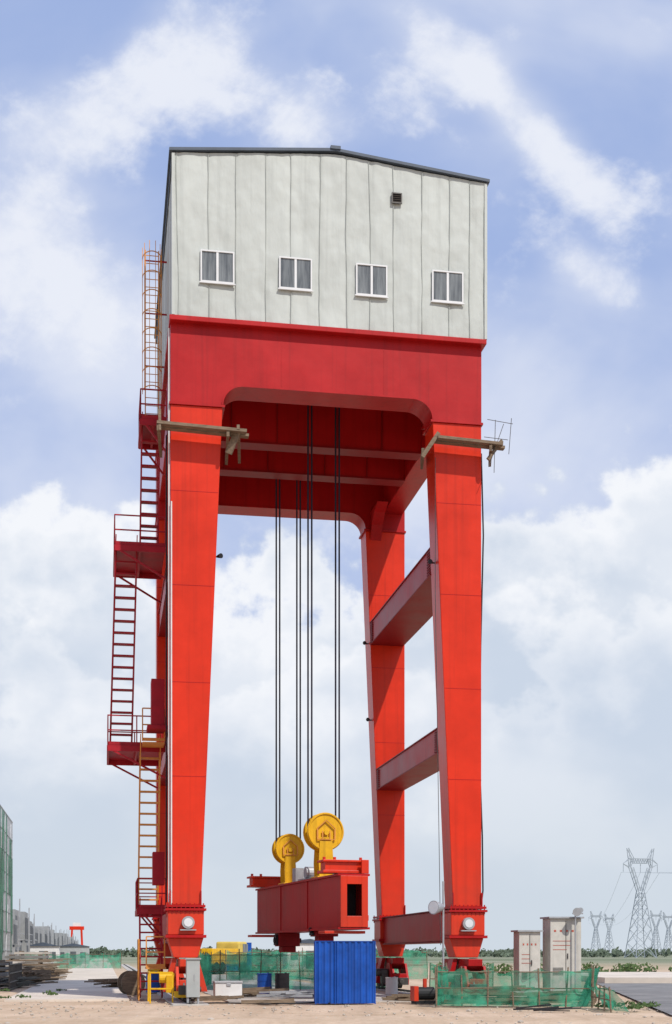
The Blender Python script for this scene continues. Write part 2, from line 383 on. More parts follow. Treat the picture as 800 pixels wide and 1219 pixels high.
G().box(-.6,-.12,2.0,2.8,10.0,11.7).box(-.75,-.0,1.9,2.9,9.85,10.0).obj('control_cabinet',MAG,st,.02)
G().box(-.55,-.12,2.0,2.6,4.2,5.4).obj('junction_cabinet',MAG,st,.02)
g=G()
g.rail([(-.9,2.5,9.5),(-.1,2.5,9.5)],1.2); g.rail([(-.8,1.3,1.2),(-.15,1.3,1.2)],1.1); g.box(-.8,-.1,1.2,2.6,1.14,1.2); g.box(-.9,-.1,2.5,3.6,9.42,9.47)
g.obj('yellow_guard_rail',ORG,st)
# ------------------------------------------------------------------ lifting beam
lb=empty('lifting_beam',C,bt)
L_=12.3; hw=.52
g=G().box(-hw,-hw+.05,0,L_,2.65,4.5).box(hw-.05,hw,0,L_,2.65,4.5)
g.box(-hw+.052,hw-.052,3,3.05,2.66,4.49)
g.obj('box_webs',CRIM,lb,.01)
g=G().box(-hw-.08,hw+.08,-.02,L_+.02,4.503,4.58).box(-hw-.08,hw+.08,-.02,L_+.02,2.57,2.647)
for y in (4.2,8.2):
    g.box(-hw-.03,-hw-.002,y,y+.03,2.65,4.5)
g.obj('flanges',CRIM,lb)
G().box(-hw,-.28,-.06,-.003,2.65,4.5).box(.28,hw,-.06,-.003,2.65,4.5).box(-.28,.28,-.06,-.003,4.2,4.5).box(-.28,.28,-.06,-.003,2.65,3.05).obj('end_plate',RED,lb,.01)
G().box(-.46,.46,1.2,1.25,2.66,4.49).obj('hole_shade_plate',BLK,lb)  # black plate standing in for the shade inside the hollow beam
for y in (.35,11.3):
    g=G().box(-1.05,.62,y,y+.8,4.62,4.72).box(-1.05,.62,y,y+.8,5.02,5.1).box(-.95,.55,y+.1,y+.7,4.72,5.02)
    g.box(-1.0,.55,y,y+.8,2.42,2.52).box(.4,.75,y+.2,y+.6,2.9,3.1)
    g.box(.35,.62,y-.2,y-.1,4.6,5.1)
    for x in (-.9,-.5,.5): g.cyl((x,y+.4,5.1),(x,y+.4,5.22),.06,8)
    g.obj('cross_head',RED,lb,.01)
for y,zz in ((3.6,2.1),(9,1.75)):
    G().box(-.45,.45,y-.3,y+.5,zz+.25,2.56).box(-.3,.3,y-.2,y+.4,zz,zz+.25).obj('lower_hook_block',DRED,lb,.02)
    G().box(-.55,-.46,y-.1,y+.3,zz+.3,2.5).cyl((-.6,y+.1,zz+.5),(.6,y+.1,zz+.5),.1,12).obj('hook_pin',BLK,lb)
for (y,z,r) in ((3.8,6.4,.74),(8.97,6.12,.64)):
    g=G()
    g.cyl((0,y-.30,z),(0,y-.22,z),r,40).cyl((0,y+.22,z),(0,y+.30,z),r,40)
    g.cyl((0,y-.22,z),(0,y+.22,z),r*.82,40)
    for (ya,yb) in ((y-.36,y-.31),(y+.31,y+.36)):
        g.prism([(-r*.36,4.6),(r*.36,4.6),(r*.40,5.2),(r*.34,z-.5*r),(-r*.34,z-.5*r),(-r*.40,5.2)],ya,yb)
    g.box(-r*.5,r*.5,y-.45,y+.45,4.585,4.68)
    for q in range(36):
        a=R(q*10);b=R(q*10+10);rr=r*.93
        g.bar((rr*math.cos(a),y-.32,z+rr*math.sin(a)),(rr*math.cos(b),y-.32,z+rr*math.sin(b)),.05,.05)
    g.obj('sheave_block',YEL,lb,.008)
    g=G(); P=[(-.34,-.3),(-.34,.12),(0,.42),(.34,.12),(.34,-.3)]
    P=[(a*r/.72,b*r/.72) for a,b in P]
    for a,b in zip(P,P[1:]+P[:1]): g.bar((a[0],y-.375,z+a[1]),(b[0],y-.375,z+b[1]),.05,.03)
    g.bar((-.2*r,y-.375,z+.02),(-.2*r,y-.375,z-.4*r),.04,.03); g.bar((.2*r,y-.375,z+.02),(.2*r,y-.375,z-.4*r),.04,.03)
    g.obj('cheek_plate_rim',ORG,lb)
    G().cyl((0,y-.42,z-.05),(0,y-.301,z-.05),.09,20).box(-.3*r,.3*r,y-.37,y-.365,z-.38*r,z-.3*r).obj('axle_pin',YEL,lb)
G().cyl((-.1,6,4.95),(.5,6,4.95),.25,16).box(-.3,.3,5.6,6.4,4.59,4.7).box(-.25,.1,6.9,7.4,4.6,5.2).obj('hydraulic_unit',GALV,lb)
# ------------------------------------------------------------------ ground
def ground_mat():
    m=bpy.data.materials.new('sandy_ground'); t,N,L=nt(m); b=N['Principled BSDF']; b.inputs['Roughness'].default_value=.95; b.inputs['Specular IOR Level'].default_value=.1
    tc=N.new('ShaderNodeTexCoord')
    def noise(sc,det=6,st=(1,1,1)):
        mp=N.new('ShaderNodeMapping'); mp.inputs['Scale'].default_value=st; mp.inputs['Rotation'].default_value=(0,0,-TH); L.new(tc.outputs['Object'],mp.inputs['Vector'])
        n=N.new('ShaderNodeTexNoise'); n.inputs['Scale'].default_value=sc; n.inputs['Detail'].default_value=det; n.inputs['Roughness'].default_value=.65; L.new(mp.outputs[0],n.inputs['Vector']); return n.outputs['Fac']
    def ramp(f,a,b,ca,cb):
        r=N.new('ShaderNodeValToRGB'); r.color_ramp.elements[0].position=a; r.color_ramp.elements[1].position=b
        r.color_ramp.elements[0].color=(*ca,1); r.color_ramp.elements[1].color=(*cb,1); L.new(f,r.inputs['Fac']); return r.outputs['Color']
    def mix(f,a,b,bl='MIX'):
        x=N.new('ShaderNodeMixRGB'); x.blend_type=bl
        if isinstance(f,float): x.inputs['Fac'].default_value=f
        else: L.new(f,x.inputs['Fac'])
        L.new(a,x.inputs['Color1']); L.new(b,x.inputs['Color2']); return x.outputs[0]
    sand=ramp(noise(.35),.3,.7,(.56,.42,.29),(.74,.58,.44))
    fine=ramp(noise(6,8),.25,.75,(.72,.70,.67),(1,1,1))
    track=ramp(noise(.9,5,(1,.05,1)),.35,.65,(.76,.74,.72),(1,1,1))
    c=mix(1.0,sand,fine,'MULTIPLY'); c=mix(.8,c,track,'MULTIPLY')
    green=ramp(noise(.02,5,(.3,1,1)),.35,.65,(.14,.17,.10),(.30,.30,.22))
    sp=N.new('ShaderNodeSeparateXYZ'); L.new(tc.outputs['Object'],sp.inputs[0])
    mr=N.new('ShaderNodeMapRange'); mr.inputs['From Min'].default_value=120; mr.inputs['From Max'].default_value=260; L.new(sp.outputs['Y'],mr.inputs['Value'])
    c=mix(mr.outputs[0],c,green)
    L.new(c,b.inputs['Base Color'])
    bu=N.new('ShaderNodeBump'); bu.inputs['Strength'].default_value=.5; bu.inputs['Distance'].default_value=.1
    L.new(noise(2.2,10),bu.inputs['Height']); L.new(bu.outputs[0],b.inputs['Normal'])
    return m
g=G()
xs=[-6000,-2000,-600,-200,-80,-40]+[-30+i*.5 for i in range(121)]+[40,80,200,600,2000,6000]
ys=[-3000,-500,-60,0,15]+[24+i*.5 for i in range(72)]+[62,66,72,80,95,120,160,300,700,2000,8000]
grid=[]
for y in ys:
    row=[]
    for x in xs:
        z=0
        if 26<y<59 and -29<x<29:
            z=(mn.fractal(Vector((x*.35,y*.35,3)),1,2,5))*.05-.03
            z+= .12*math.exp(-((y-34)/2.5)**2)*(.5+.8*mn.noise(Vector((x*.4,1,0))))
            z=min(z,.0) if y>40 else z
        row.append(g.bm.verts.new((x,y,z)))
    grid.append(row)
for j in range(len(ys)-1):
    for i in range(len(xs)-1):
        g.bm.faces.new((grid[j][i],grid[j][i+1],grid[j+1][i+1],grid[j+1][i]))
g.obj('ground',ground_mat(),smooth=True)
for s in (.53,W-.53):
    e=empty('crane_rail_track',O,TH)
    G().box(s-.6,s+.6,-3,160,-.1,.03).obj('concrete_footing',CONC,e,.01)
    G().box(s-.04,s+.04,-3,160,.06,.09).box(s-.015,s+.015,-3,160,.032,.06).box(s-.035,s+.035,-3,160,.085,.12).obj('rail',STEEL,e)
    g=G(); v=-2.8
    while v<90: g.box(s-.14,s+.14,v,v+.12,.03,.06); v+=.7
    g.obj('rail_clips',STEEL,e)
e=G().box(2.0,9.2,-.6,60,-.06,.012).obj('concrete_apron',CONC); e.location=O; e.rotation_euler=(0,0,TH)
PALE=mat('pale_concrete',(.58,.51,.43),.85,.2,.4,.15,6)
e=G().box(-5.8,-1.4,2,400,-.08,.05).obj('paved_site_road',PALE); e.location=O; e.rotation_euler=(0,0,TH)
g=G(); g.quad([(8.6,33,.035),(26,33,.035),(60,75,.035),(14.5,75,.035)]); g.obj('asphalt_road',mat('worn_asphalt',(.19,.185,.18),.75,.35,.5,.3,10))
G().box(15,80,75,98,-.05,.35).obj('concrete_slab_terrace',PALE)
# ------------------------------------------------------------------ foreground pieces
def place(name,loc,rz=0): return empty(name,loc,rz)
b=place('blue_steel_shed',(.28,45.6,0),R(4))
g=G(); w=.99
def corr(g,x0,x1,y,z0,z1,axis='x'):
    n=int(abs(x1-x0)/.05); prof=[]
    for i in range(n+1):
        prof.append((x0+(x1-x0)*i/n, .02 if (i%4)<2 else -.02))
    for (a,da),(c,dc) in zip(prof[:-1],prof[1:]):
        if axis=='x': g.quad([(a,y+da,z0),(c,y+dc,z0),(c,y+dc,z1),(a,y+da,z1)])
        else: g.quad([(y+da,a,z0),(y+dc,c,z0),(y+dc,c,z1),(y+da,a,z1)])
corr(g,-w,w,-.5,.02,2.1); corr(g,-w,w,.5,.02,2.1); corr(g,-.5,.5,-w,.02,2.1,'y'); corr(g,-.5,.5,w,.02,2.1,'y')
g.obj('corrugated_walls',BLUE,b)
G().box(-w-.02,w+.02,-.53,.53,2.1,2.12).box(-w-.03,-w+.01,-.54,-.5,0,2.1).box(w-.01,w+.03,-.54,-.5,0,2.1).box(-.36,-.33,-.54,-.5,0,2.1).obj('frame_and_lid',BLUE,b)
b=place('distribution_box',(-4.75,44.6,0),TH)
G().box(-.22,.22,-.2,.2,.25,1.5).obj('body',GREYB,b,.01)
G().box(-.26,.26,-.24,.24,1.5,1.55).box(-.2,-.14,-.15,.15,0,.25).box(.14,.2,-.15,.15,0,.25).box(.02,.05,-.215,-.2,.8,1.0).obj('roof_and_legs',GALV,b)
b=place('floodlight_post',(3.72,46.6,0),0)
G().cyl((0,0,0),(0,0,4.2),.035,10).obj('pole',GALV,b)
G().cyl((-.05,-.05,3.3),(-.34,-.3,3.28),.12,20,.24).cyl((-.34,-.3,3.28),(-.37,-.33,3.28),.24,20).obj('lamp_head',GALV,b)
G().cyl((-.371,-.331,3.28),(-.375,-.335,3.28),.21,20).obj('lamp_lens',LAMPG,b)
G().cyl((-.05,-.02,3.3),(.0,0,3.3),.05,8).box(-.1,.1,-.1,.1,0,.05).obj('bracket',GALV,b)
def cabinet(x,y,w,d,h,z0=0):
    b=place('electrical_cabinet',(x,y,0),TH)
    G().box(-w/2,w/2,-d/2,d/2,z0,h).obj('body',BEIGE,b,.015)
    G().box(-w/2-.08,w/2+.08,-d/2-.1,d/2+.08,h,h+.06).obj('roof',GALV,b)
    g=G().box(-.01,.01,-d/2-.01,-d/2-.001,z0+.1,h-.1).box(.05,.08,-d/2-.04,-d/2-.001,h*.5,h*.5+.2)
    for i in range(6): g.box(-w/2+.1,-.1,-d/2-.012,-d/2-.001,h*.3+i*.05,h*.3+i*.05+.02)
    g.box(-w/2-.02,w/2+.02,-d/2-.02,d/2+.02,0,z0); g.obj('door_details',STEEL,b)
    g=G()
    for i in range(4): g.box(-w/2+.14+i*w*.19,-w/2+.14+i*w*.19+w*.07,-d/2-.008,-d/2-.001,h-.5,h-.43)
    for i in range(3): g.box(-w/2+.1,-w/2+.1+w*random.uniform(.3,.6),-d/2-.008,-d/2-.001,h-.85-i*.16,h-.83-i*.16)
    g.obj('lettering',LABEL,b)
cabinet(7.1,50,.82,.7,2.5,.3); cabinet(8.45,50.3,1.2,.9,3.0,.3)
b=place('loudspeaker_post',(8.85,49.7,0))
G().cyl((0,.0,0),(0,.0,3.2),.03,8).obj('pole',GALV,b); G().cyl((0,0,3.25),(0,-.35,3.22),.07,16,.16).cyl((.2,0,3.3),(.2,.3,3.3),.1,12).box(-.1,.28,-.06,.06,3.15,3.2).obj('horn_speaker',GALV,b)
def net_fence(p0,p1,h,name,npost,seed,lean=0,tear=.25):
    rnd=random.Random(seed); p0=Vector(p0);p1=Vector(p1); d=p1-p0; ln=d.length; n=max(8,int(ln/.18)); nrm=Vector((-d.y,d.x,0)).normalized()
    e=empty(name,p0,0); g=G(); rows=7; vs=[]
    for i in range(n+1):
        f=i/n; base=d*f; top=h*(1-.10*abs(math.sin(f*npost*math.pi)))+mn.noise(Vector((f*ln*.7,seed,0)))*tear*h*.5+mn.noise(Vector((f*ln*3,seed,5)))*.06
        col=[]
        for k in range(rows+1):
            t=k/rows; off=nrm*(mn.noise(Vector((f*ln*1.6,t*1.5,seed)))*.30+mn.noise(Vector((f*ln*5,t*3,seed)))*.10+lean*(1-t))
            col.append(g.bm.verts.new(base+off+Vector((0,0,.03+top*t))))
        vs.append(col)
    for i in range(n):
        for k in range(rows): g.bm.faces.new((vs[i][k],vs[i+1][k],vs[i+1][k+1],vs[i][k+1]))
    g.obj('mesh_net',NET,e,smooth=True)
    g=G()
    for i in range(npost+1):
        b=d*(i/npost); g.cyl(b,b+Vector((rnd.uniform(-.08,.08),0,h*rnd.uniform(1.0,1.12))),.025,6)
    g.cyl(Vector((0,0,h*.93)),d+Vector((0,0,h*.93)),.018,6).cyl(Vector((0,0,h*.5)),d+Vector((0,0,h*.5)),.018,6)
    g.obj('posts_and_rails',WOOD,e)
net_fence((3.2,42.8,0),(8.0,42.0,0),1.2,'safety_net_fence',6,3)
net_fence((3.2,42.8,0),(3.9,46.5,0),1.25,'safety_net_fence',3,5)
net_fence((8.0,42.0,0),(9.2,47.5,0),1.2,'safety_net_fence',4,9,.3)
net_fence((8.0,42.0,0),(7.9,38.6,0),.7,'safety_net_fence',3,11,.3,.5)
net_fence((-6.3,62,0),(.2,63,0),1.75,'safety_net_fence',7,21)
net_fence((-6.3,62,0),(-6.9,74,0),1.7,'safety_net_fence',7,23)
net_fence((0.2,63,0),(2.6,66,0),1.6,'safety_net_fence',4,27)
net_fence((-7,86,0),(6,88,0),1.9,'safety_net_fence',8,31)
net_fence((3.9,56,0),(6.6,56.5,0),1.3,'safety_net_fence',4,37)
net_fence((-36,150,0),(-24,150,0),1.7,'safety_net_fence',6,41)
def lumber(name,x,y,n,l,seed,m=WOOD,sz=.1,h=.5,rz=0):
    rnd=random.Random(seed); g=G()
    for i in range(n):
        z=.06+rnd.random()*h; a=rnd.uniform(-.25,.25); ox=rnd.uniform(-.5,.5); oy=rnd.uniform(-.6,.6); L2=l*rnd.uniform(.5,1)
        g.bar((ox-L2/2*math.cos(a),oy-L2/2*math.sin(a),z),(ox+L2/2*math.cos(a),oy+L2/2*math.sin(a),z+rnd.uniform(-.05,.12)),sz*rnd.uniform(.5,1.2),sz*rnd.uniform(.3,1))
    o=g.obj(name,m); o.location=(x,y,0); o.rotation_euler=(0,0,rz)
lumber('timber_pile',5.2,43.8,26,3.2,1,h=.5)
lumber('timber_pile',7.3,44.3,16,2.4,2,h=.35)
lumber('timber_pile',2.4,46.8,10,1.6,3,h=.2)
lumber('steel_scrap_pile',-1.4,50.5,12,2.4,4,m=GALV,h=.2)
lumber('timber_pile',-3.2,52,14,2.2,5,h=.25)
lumber('steel_scrap_pile',6.0,38.6,7,1.5,6,m=BLK,sz=.06,h=.06)
lumber('timber_pile',-1.9,45.0,5,1.8,8,h=.04,sz=.12)
lumber('timber_pile',-4.1,47.5,8,1.6,18,h=.15)
b=place('water_pump',(3.0,45.4,0),.3)
G().cyl((-.3,0,.35),(.3,0,.35),.22,16).box(-.4,.4,-.25,.25,0,.1).cyl((.3,0,.35),(.55,0,.35),.12,12).obj('pump_body',BLK,b)
G().cyl((0,0,.55),(0,0,.85),.07,10).box(-.45,-.3,-.2,.2,.1,.6).obj('pump_fittings',RED,b)
b=place('concrete_plinth',(7.8,50.2,0),TH); G().box(-1.6,1.7,-.9,.9,0,.3).obj('plinth',CONC,b,.02)
# drums, cable reel and hoses around the left foot and apron
def drum(x,y,m,r=.29,h=.88):
    b=place('oil_drum',(x,y,.015)); g=G().cyl((0,0,0),(0,0,h),r,20)
    for z in (.02,h*.34,h*.66,h-.02): g.cyl((0,0,z-.015),(0,0,z+.015),r+.015,20)
    g.cyl((r*.5,0,h),(r*.5,0,h+.03),.04,8); g.obj('shell',m,b)
drum(-2.9,54.5,BLUE); drum(-2.2,54.9,STEEL); drum(-7.9,58,BLUE); drum(2.3,55.5,WHITE,.25,.7); drum(-.6,56,DRED)
b=place('cable_reel',(-8.3,54.5,0),R(25))
g=G()
for y in (-.28,.28): g.cyl((0,y-.03,.5),(0,y+.03,.5),.5,24)
g.cyl((0,-.25,.5),(0,.25,.5),.18,16).obj('reel_flanges',WOOD,b); G().cyl((0,-.24,.5),(0,.24,.5),.34,20).obj('wound_cable',BLK,b)
b=place('tool_chest',(-4.0,49.6,0),R(12)); G().box(-.5,.5,-.3,.3,.08,.6).obj('chest',WHITE,b,.02); G().box(-.52,.52,-.32,.32,.6,.68).box(-.45,-.35,-.25,.25,0,.08).box(.35,.45,-.25,.25,0,.08).box(-.08,.08,-.335,-.32,.5,.6).obj('lid_and_skids',GALV,b,.01)
g=G(); P=[Vector((-4.6+.55*i,44.9+.5*math.sin(i*1.1)+.15*math.sin(i*2.9),.03)) for i in range(9)]
for a,c in zip(P[:-1],P[1:]): g.cyl(a,c,.025,8)
g.obj('ground_hose',BLK)
# ------------------------------------------------------------------ left yard
b=place('site_railing',(-15.2,60,0),TH)
G().rail([(-3.4,0,0),(.6,0,0)],1.3,.03,.45,4).rail([(.6,0,0),(.6,9,0)],1.2,.025,.8,3).obj('rails_and_posts',STEEL,b)
def slabstack(x,y,w,d,n,t,rz,m):
    b=place('precast_slab_stack',(x,y,0),rz); g=G(); z=.12
    for i in range(n):
        j=random.uniform(-.08,.08); g.box(-w/2+j,w/2+j,-d/2,d/2,z,z+t); z+=t+.1
    g.obj('slabs',m,b,.01)
    g=G(); z=0
    for i in range(n+1):
        for xx in (-w*.35,w*.35): g.box(xx-.06,xx+.06,-d/2+.02,d/2-.02,z+.002,z+.118 if i==0 else z+.098)
        z+= .12+t if i==0 else t+.1
    g.obj('dunnage',WOOD,b)
slabstack(-20.5,78,3,5,4,.2,TH,CONCD); slabstack(-22.5,90,3,5,4,.2,TH,CONC); slabstack(-23.5,102,3,5,5,.2,TH,CONCD); slabstack(-26.5,118,3,5,6,.2,TH,CONC)
lumber('rebar_bundle',-15.9,66,46,4.5,11,m=STEEL,sz=.06,h=.45,rz=R(80))
lumber('timber_pile',-16.6,74,40,4,13,h=.8,rz=R(80))
lumber('timber_pile',-18.5,84,50,4,14,h=1.2,rz=R(40))
lumber('timber_pile',-10.8,66,18,2,15,h=.35,rz=R(40))
def hut(x,y,w,d,h,m,rz=TH):
    b=place('site_hut',(x,y,0),rz); G().box(-w/2,w/2,-d/2,d/2,0,h).obj('walls',m,b)
    G().prism([(-w/2-.2,h),(w/2+.2,h),(0,h+.5)],-d/2-.2,d/2+.2).obj('roof',ROOF,b)
    g=G().box(-.45,.45,-d/2-.03,-d/2-.002,0,2.0)
    for xx in (-w*.35,w*.3): g.box(xx-.4,xx+.4,-d/2-.03,-d/2-.002,1.0,1.9)
    g.obj('door_and_windows',FARD,b)
hut(-37,170,4,4,2.6,WHITE); hut(-42,215,5,4,2.8,GREYB)
RZ=TH
base=-U*9.0
bld=empty('scaffolded_building',base+V*88,RZ)
G().box(-13,-.9,0,48,0,13.5).obj('concrete_frame',FARC,bld)
g=G()
for z in range(0,5):
    for y in range(0,12):
        g.box(-.93,-.895,y*3.8+.6,y*3.8+2.8,z*2.7+.7,z*2.7+2.2)
g.obj('window_openings',FARD,bld)
g=G(); y=0
while y<=48.1:
    g.bar((0,y,0),(0,y,14.6),.09); y+=1.53
for k in range(0,9): g.bar((0,0,k*1.8+.2),(0,48,k*1.8+.2),.08)
for k in range(0,8): g.bar((-12,-.9,k*1.8+.2),(0,-.9,k*1.8+.2),.06)
for k in range(0,9): g.bar((-k*1.5,-.9,0),(-k*1.5,-.9,14.4),.06)
for k in range(0,6): g.bar((.02,k*7.6,.2),(.02,k*7.6+7.6,14.2),.05)
g.obj('scaffold_tubes',GALV,bld)
g=G()
for k in range(31):
    if random.random()<.7:
        y0=k*1.53; z0=random.choice([0,1.8,3.6,7.2]); z1=random.choice([10.9,12.7,14.5])
        g.quad([(.06,y0,z0),(.06,y0+1.5,z0),(.06,y0+1.5,z1),(.06,y0,z1)])
g.obj('green_net_panels',NETF,bld)
row=empty('precast_segment_row',base+V*142,RZ)
g=G();g2=G();g3=G(); y=0
while y<330:
    ln=random.uniform(6,9); h=random.uniform(5.0,6.6); x=random.uniform(-.4,.4)
    g.box(-10+x,-.3+x,y,y+ln,0,h*.45); g.box(-10+x,-.5+x,y+.3,y+ln-.5,h*.45+.25,h)
    for q in range(3):
        yy=y+.6+q*ln/3.3; g2.box(-.31+x,-.27+x,yy,yy+ln*.2,.5,h*.4); g2.box(-.51+x,-.47+x,yy,yy+ln*.2,h*.52,h*.9)
    g3.bar((x,y,0),(x,y,h+random.uniform(.3,1.2)),.12); g3.bar((x,y,h*.6),(x,y+ln,h*.6),.08)
    y+=ln+random.uniform(.3,1.5)
g.obj('segments',FARC,row); g2.obj('recesses',FARD,row); g3.obj('scaffold_posts',GALV,row)
b=empty('distant_gantry_crane',(-108,560,0),.2)
g=G()
for x in (-2.4,2.4):
    for y in (0,6): g.bar((x,y,0),(x*.8,y,12),.8)
g.box(-3,3,0,6.2,11.6,13.0).box(-2.6,2.6,0,.8,4.5,5.2); g.obj('frame',RED,b)
G().box(-1.6,1.6,1,5,13.003,14.6).obj('trolley_house',WHITE,b)
b=place('parked_truck',(-9.8,112,0),R(70))
G().box(-3.6,1.6,-1.1,1.1,.8,1.1).box(-3.6,1.5,-1.15,1.15,1.1,2.1).obj('dump_bed',YEL,b,.05)
G().box(1.8,3.5,-1.1,1.1,.8,2.7).obj('cab',mat('truck_cab_paint',(.6,.45,.1),.4),b,.15)
G().box(2.5,3.54,-1.13,1.13,1.8,2.5).obj('cab_windows',GLASS,b)
g=G()
for x in (-2.8,-1.6,2.7):
    for y in (-1,1): g.cyl((x,y-.18,.5),(x,y+.18,.5),.5,16)
g.obj('wheels',BLK,b)
b=place('shipping_container',(-9.5,125,0),.1)
g=G().box(-1.6,1.6,-1.2,1.2,.1,2.7)
for i in range(14): g.box(-1.55+i*.23,-1.45+i*.23,-1.24,-1.2,.3,2.5)
g.obj('body',BLUE,b)
hut(-3.2,150,5,4,2.8,WHITE)
# ------------------------------------------------------------------ lattice towers
def tower(x,y,H,rz,th):
    b=empty('transmission_tower',(x,y,0),rz); g=G(); k=H/40
    def ring(z): 
        if z<24: return 4.2+(1.1-4.2)*z/24
        return 1.1
    zs=[0,5.5,10.5,15,18.5,21.5,24]
    for a,c in zip(zs[:-1],zs[1:]):
        ra,rc=ring(a),ring(c); A=[(-ra,-ra),(ra,-ra),(ra,ra),(-ra,ra)]; B=[(-rc,-rc),(rc,-rc),(rc,rc),(-rc,rc)]
        for i in range(4):
            j=(i+1)%4
            g.bar((A[i][0]*k,A[i][1]*k,a*k),(B[i][0]*k,B[i][1]*k,c*k),th)
            g.bar((A[i][0]*k,A[i][1]*k,a*k),(B[j][0]*k,B[j][1]*k,c*k),th*.55)
            g.bar((A[j][0]*k,A[j][1]*k,a*k),(B[i][0]*k,B[i][1]*k,c*k),th*.55)
    for sg in (-1,1):
        for d in (-.7,.7):
            P0=(sg*1.1,d,24);P1=(sg*4.4,d,33);P2=(sg*3.0,d,36.2);P3=(sg*5.2,d,40)
            Q0=(sg*.2,d,24.5);Q1=(sg*3.2,d,33)
            for a,c in ((P0,P1),(Q0,Q1),(P1,P2),(P2,P3),(P1,(sg*4.6,d,36.2)),((sg*4.6,d,36.2),P3)):
                g.bar([v*k for v in a],[v*k for v in c],th*.8)
            for f in (0,.25,.5,.75):
                a=Vector(P0).lerp(Vector(P1),f); c=Vector(Q0).lerp(Vector(Q1),f+.2); g.bar(a*k,c*k,th*.5)
            g.bar([sg*4.4*k,d*k,33*k],[sg*7*k,0,34.2*k],th*.7); g.bar([sg*4.6*k,d*k,36*k],[sg*7*k,0,34.4*k],th*.7)
    for d in (-.7,.7):
        g.bar((-4.6*k,d*k,36.2*k),(4.6*k,d*k,36.2*k),th*.8); g.bar((-3.1*k,d*k,34.6*k),(3.1*k,d*k,34.6*k),th*.8)
        for i in range(-4,4): g.bar((i*k,d*k,34.6*k),((i+.5)*k,d*k,36.2*k),th*.5); g.bar(((i+.5)*k,d*k,36.2*k),((i+1)*k,d*k,34.6*k),th*.5)
    g.obj('lattice',TOWER,b)
    g=G()
    for xx in (-7,0,7): g.bar((xx*k,0,34.3*k),(xx*k,0,31.3*k),th*.7)
    g.obj('insulators',TOWER,b)
tower(111,490,40,.3,.24); tower(236,1220,40,.2,.36); tower(250,1230,38,.5,.36); tower(300,1260,42,.2,.36); tower(292,1180,38,.2,.36)
g=G()
for xx in (-7,0,7):
    A=Vector((111+xx,490,31.3)); B=Vector((236+xx,1220,31))
    prev=A
    for i in range(1,13):
        f=i/12; p=A.lerp(B,f)-Vector((0,0,40*f*(1-f))); g.bar(prev,p,.06); prev=p
    prev=A; B=Vector((330+xx,300,31))
    for i in range(1,9):
        f=i/8; p=A.lerp(B,f)-Vector((0,0,20*f*(1-f))); g.bar(prev,p,.05); prev=p
g.obj('power_lines',TOWER)
# ------------------------------------------------------------------ distant trees & weeds
def foliage(name,centers,m,leaf,nl):
    g=G(); rnd=random.Random(3)
    for (x,y,z,r,hh) in centers:
        for i in range(nl):
            v=Vector((rnd.gauss(0,1),rnd.gauss(0,1),rnd.gauss(0,1))).normalized()*(rnd.random()**.4)
            p=Vector((x+v.x*r,y+v.y*r,max(.1,z+v.z*hh))); a=Vector((rnd.gauss(0,1),rnd.gauss(0,1),rnd.gauss(0,1))).normalized(); b=a.orthogonal().normalized(); q=leaf*rnd.uniform(.6,1.3)
            g.quad([p-a*q,p+b*q*.7,p+a*q,p-b*q*.7])
    return g.obj(name,m)
cs=[]
rnd=random.Random(5)
for i in range(620):
    y=rnd.uniform(560,820); x=rnd.uniform(-330,330)
    h=rnd.uniform(2.2,5.0)*(1.0+.35*mn.noise(Vector((x*.02,0,0))))
    cs.append((x,y,h*.5,rnd.uniform(2.5,5),h*.5))
foliage('distant_tree_line',cs,TREE,.9,34)
cs=[]
for i in range(60):
    y=rnd.uniform(100,150); x=rnd.uniform(-8,60); cs.append((x,y,.3,rnd.uniform(.5,1.5),.5))
foliage('weeds_mass',cs,BUSH,.2,26)
cs=[(rnd.uniform(8,10),rnd.uniform(39,44),.08,.25,.12) for _ in range(14)]+[(rnd.uniform(-16,-11),rnd.uniform(48,60),.06,.3,.15) for _ in range(16)]
foliage('grass_tufts',cs,BUSH,.06,24)
g=G(); 
for i in range(700):
    x=rnd.uniform(-11,11); y=rnd.uniform(32,50); r=rnd.uniform(.015,.055)*(1 if rnd.random()<.93 else 1.8)
    bmesh.ops.create_icosphere(g.bm,subdivisions=1,radius=r,matrix=Matrix.Translation((x,y,.0))@Matrix.Rotation(rnd.random()*3,4,'Z')@Matrix.Diagonal((1,rnd.uniform(.6,1.3),.6,1)))
g.obj('scattered_stones',STONE)
# ------------------------------------------------------------------ sun, sky
sd=Vector((.50,-.72,0)).normalized(); EL=R(50); sd=Vector((sd.x*math.cos(EL),sd.y*math.cos(EL),math.sin(EL)))
l=bpy.data.lights.new('sun','SUN'); l.energy=3.8; l.angle=R(.8); l.color=(1,.95,.88)
lo=bpy.data.objects.new('sun',l); S.collection.objects.link(lo); lo.rotation_euler=sd.to_track_quat('Z','Y').to_euler(); lo.location=(20,-20,60)
w=bpy.data.worlds.new('World'); S.world=w; w.use_nodes=True; T=w.node_tree; N=T.nodes; L=T.links
w.cycles.sampling_method='MANUAL'; w.cycles.sample_map_resolution=512
bg=N['Background']; bg.inputs['Strength'].default_value=.1
sky=N.new('ShaderNodeTexSky'); sky.sky_type='NISHITA'; sky.sun_disc=False; sky.sun_elevation=EL; sky.sun_rotation=math.atan2(sd.x,sd.y); sky.air_density=1.0; sky.dust_density=1.0; sky.ozone_density=1.5
tc=N.new('ShaderNodeTexCoord'); sp=N.new('ShaderNodeSeparateXYZ'); L.new(tc.outputs['Generated'],sp.inputs[0])
def M(op,a,b=None,c=None):
    n=N.new('ShaderNodeMath'); n.operation=op
    for i,v in enumerate((a,b,c)):
        if v is None: continue
        if isinstance(v,(int,float)): n.inputs[i].default_value=v
        else: L.new(v,n.inputs[i])
    return n.outputs[0]
